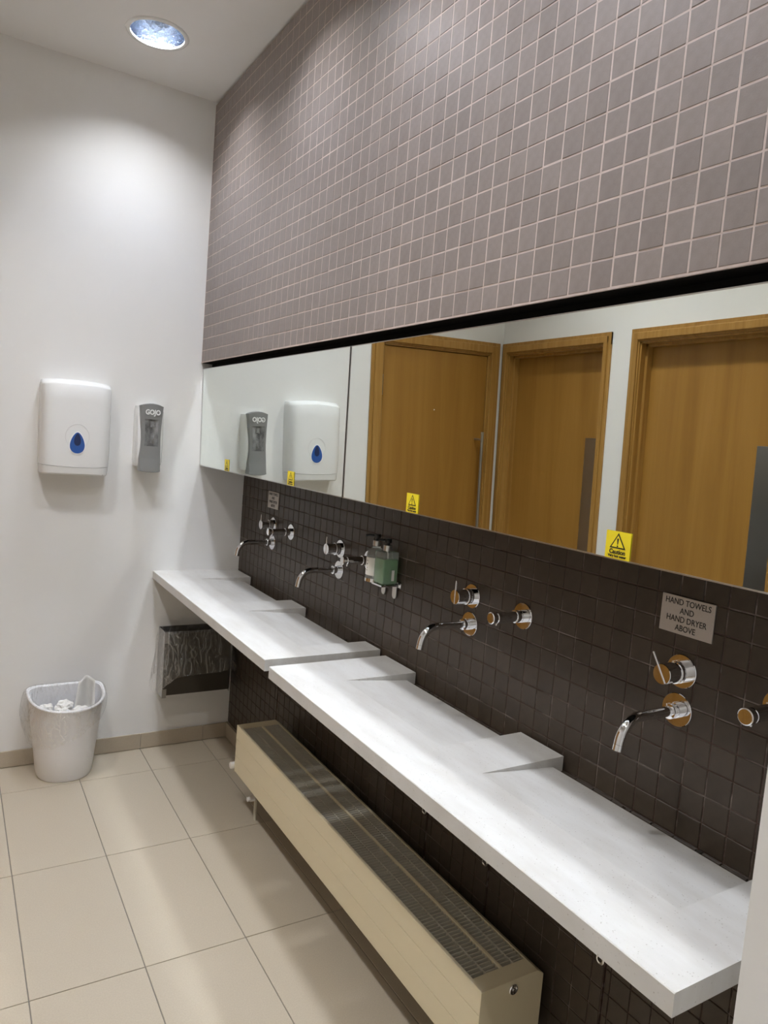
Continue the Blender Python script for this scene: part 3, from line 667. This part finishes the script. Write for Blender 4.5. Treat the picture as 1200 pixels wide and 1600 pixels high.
# ------------------------------------------------------------------ waste bin with liner and paper
def bin_outline(z, grow=0.0, n=44):
    t = z / .335; hw = .112 + .037 * t + grow; yb = -.036 + .012 * t + min(grow, .004); yf = -.236 - .058 * t - grow
    o = []
    for i in range(n):
        a = 2 * math.pi * i / n; c, s = math.cos(a), math.sin(a)
        x = hw * math.copysign(abs(c) ** (2 / (2.2 if s < 0 else 5)), c)
        cy = yb - .075; y = cy + ((yb - cy) * abs(s) ** (2 / 5) if s > 0 else -(cy - yf) * abs(s) ** (2 / 2.2))
        o.append((-.781 + x, y))
    return o
def rim_z(y): return .330 + .028 * max(0, min(1, (y + .29) / .27))
def waste_bin():
    r = thing('waste_bin', (-.781, -.14, 0), 'small white plastic waste bin with clear liner on the floor', 'bin')
    bm = bmesh.new(); rings = []
    lv = [(.002, -.01), (.0, -.004), (.006, 0), (.10, 0), (.20, 0), (.30, 0), (1.0, 0), (1.0, .004), (1.0, -.004), (.30, -.003), (.02, -.003)]
    for z, g in lv:
        top = z >= 1.0; zz = .322 if top else z
        o = bin_outline(zz, g); rings.append([bm.verts.new((x, y, rim_z(y) - (.010 if top and g == 0 else 0) if top else z)) for x, y in o])
    for a, b in zip(rings, rings[1:]):
        for k in range(44): bm.faces.new((a[k], a[(k + 1) % 44], b[(k + 1) % 44], b[k]))
    bm.faces.new(rings[0]); bm.faces.new(rings[-1]); mesh('tub', bm, M['bin_white'], r, auto=50)
    pts = [(x, y, rim_z(y)) for x, y in bin_outline(.33, .003)]
    bm = bmesh.new(); tube(bm, pts + pts[:1], .0055, 10, cap=False); mesh('rim', bm, M['bin_white'], r, auto=60)
    # liner: inside, over the rim and hanging outside with a slanted hem
    bm = bmesh.new(); rings = []; n = 88; steps = 16
    for j in range(steps + 1):
        ring = []
        for i, (u, gsign) in enumerate([(0, 0)] * n):
            a = 2 * math.pi * i / n; hang = .105 + .075 * max(0, -math.cos(a - .55)) * (1 if math.sin(a) < .3 else .4) - .03 * max(0, math.cos(a))
            if j <= 4: z = .20 + .138 * j / 4; g = -.010 - .004 * (1 - j / 4)
            elif j == 5: z = .346; g = .002
            else:
                f = (j - 6) / (steps - 6); z = .338 - hang * f; g = .010 + .018 * math.sin(math.pi * min(1, f * 1.1)) * (1 if math.cos(a) < .2 else .35) + .012 * f * max(0, -math.cos(a))
            nz = noise.noise(Vector((math.cos(a) * 3.1, math.sin(a) * 3.1, z * 7))) * .010 + noise.noise(Vector((math.cos(a) * 11, math.sin(a) * 11, z * 5))) * .005
            o = bin_outline(min(z, .335), g + (abs(nz) if j > 5 else -abs(nz)), n)[i]
            if j > 5: o = (o[0], min(o[1], -.016))
            zz = z + (rim_z(o[1]) - .335 if j <= 6 else (rim_z(o[1]) - .335) * (1 - (j - 6) / (steps - 6))) + (nz * .5 if j > 8 else 0)
            ring.append(bm.verts.new((o[0], o[1], zz)))
        rings.append(ring)
    for a, b in zip(rings, rings[1:]):
        for k in range(n): bm.faces.new((a[k], a[(k + 1) % n], b[(k + 1) % n], b[k]))
    ln = mesh('bin_liner', bm, M['film'], r, smooth=True); ln['label'] = 'crinkled clear plastic liner folded over the rim'
    rebase(r)
waste_bin()
def crumple(c, s, seed, flat=1.0, tall=1.0):
    bm = bmesh.new(); bmesh.ops.create_icosphere(bm, subdivisions=3, radius=1)
    for v in bm.verts:
        d = v.co.copy(); k = 1 + .45 * noise.noise(d * 1.7 + Vector((seed, 0, 0))) + .30 * abs(noise.noise(d * 4 + Vector((0, seed, 0))))
        v.co = Vector((d.x * s * k, d.y * s * k * .9, d.z * s * k * flat * tall)) + Vector(c)
    return bm
for k, (x, y, z, s) in enumerate([(-.864, -.130, .290, .030), (-.803, -.205, .284, .033), (-.733, -.200, .288, .032), (-.792, -.125, .296, .032), (-.858, -.200, .280, .025)]):
    tag(mesh('paper_towel', crumple((x, y, z), s, k * 3.7, .75), M['paper']), 'crumpled white paper towel inside the small floor bin', 'paper towel', 'used paper towels in the bin')
bm = bmesh.new(); rows = []                                        # a sheet sticking up out of the bin
for j in range(9):
    f = j / 8; row = []
    for i in range(9):
        u = i / 8 - .5; x = -.708 + u * (.088 - .020 * f) + .008 * f; y = -.105 + .016 * math.sin(u * 6 + f) + .018 * (f - .5) + .006 * noise.noise(Vector((u * 5, f * 5, 2)))
        row.append(bm.verts.new((x, y, .262 + .135 * f + .012 * math.cos(u * 4))))
    rows.append(row)
for a, b in zip(rows, rows[1:]):
    for i in range(8): bm.faces.new((a[i], a[i + 1], b[i + 1], b[i]))
ext = bmesh.ops.solidify(bm, geom=bm.faces[:], thickness=.0012)
tag(mesh('paper_towel', bm, M['paper'], smooth=True), 'folded paper towel standing up above the rim of the floor bin', 'paper towel', 'used paper towels in the bin')

# ------------------------------------------------------------------ wall-hung steel bin with liner, below the counter
def wall_bin():
    x0, x1, z0, z1, d = -.372, -.048, .276, .588, .112
    r = thing('wall_waste_bin', ((x0 + x1) / 2, 0, z0), 'steel wall-mounted waste bin with clear liner below the far counter', 'bin')
    for a, b in ((x0, x0 + .0015), (x1 - .0015, x1)): boxobj('side_plate', (a, -d, z0), (b, -.001, z1), M['steel'], r)
    boxobj('front_panel', (x0 + .004, -d + .002, z0 + .012), (x1 - .004, -d + .004, z1 - .010), M['shaded_steel'], r)  # darkened to carry shade; the side plates keep the lighter steel
    for za, zb in ((z0, z0 + .042), (z1 - .052, z1)): boxobj('front_flange', (x0, -d - .0012, za), (x0 + .020, -d, zb), M['steel'], r)
    boxobj('bottom_plate', (x0 + .002, -d + .004, z0 + .010), (x1 - .002, -.001, z0 + .012), M['shaded_steel'], r)
    boxobj('back_plate', (x0 + .002, -.003, z0 + .01), (x1 - .002, -.0008, z1), M['shaded_steel'], r)
    # liner hanging over the open top
    bm = bmesh.new(); n = 80; rings = []
    def ol(g, i):
        a = 2 * math.pi * i / n; c, s = math.cos(a), math.sin(a); e = 2 / 6
        x = (x0 + x1) / 2 + ((x1 - x0) / 2 + g) * math.copysign(abs(c) ** e, c); y = -d / 2 + (d / 2 + (g if s < 0 else -.004)) * math.copysign(abs(s) ** e, s)
        return x, min(y, -.004)
    for j in range(13):
        ring = []
        for i in range(n):
            a = 2 * math.pi * i / n; c = math.cos(a)
            hang = (.225 + .03 * math.sin(a * 2 + 1)) * (1 - .12 * c)
            if j < 3: z = z1 - .09 + .045 * j; g = -.006
            elif j == 3: z = z1 + .003; g = .003
            else: f = (j - 4) / 8; z = z1 - .004 - hang * f; g = .007 + .020 * f * (1.0 + .5 * max(0, -c))
            nz = noise.noise(Vector((math.cos(a) * 4, math.sin(a) * 4, z * 9))) * .010 + noise.noise(Vector((math.cos(a) * 13, math.sin(a) * 13, z * 16))) * .004
            x, y = ol(g + (abs(nz) if j > 3 else -abs(nz) * .3), i); ring.append(bm.verts.new((min(x, -.012), y, z + (nz if j > 5 else 0))))
        rings.append(ring)
    for a, b in zip(rings, rings[1:]):
        for k in range(n): bm.faces.new((a[k], a[(k + 1) % n], b[(k + 1) % n], b[k]))
    mesh('bin_liner', bm, M['film_dim'], r, smooth=True)
    rebase(r)
wall_bin()
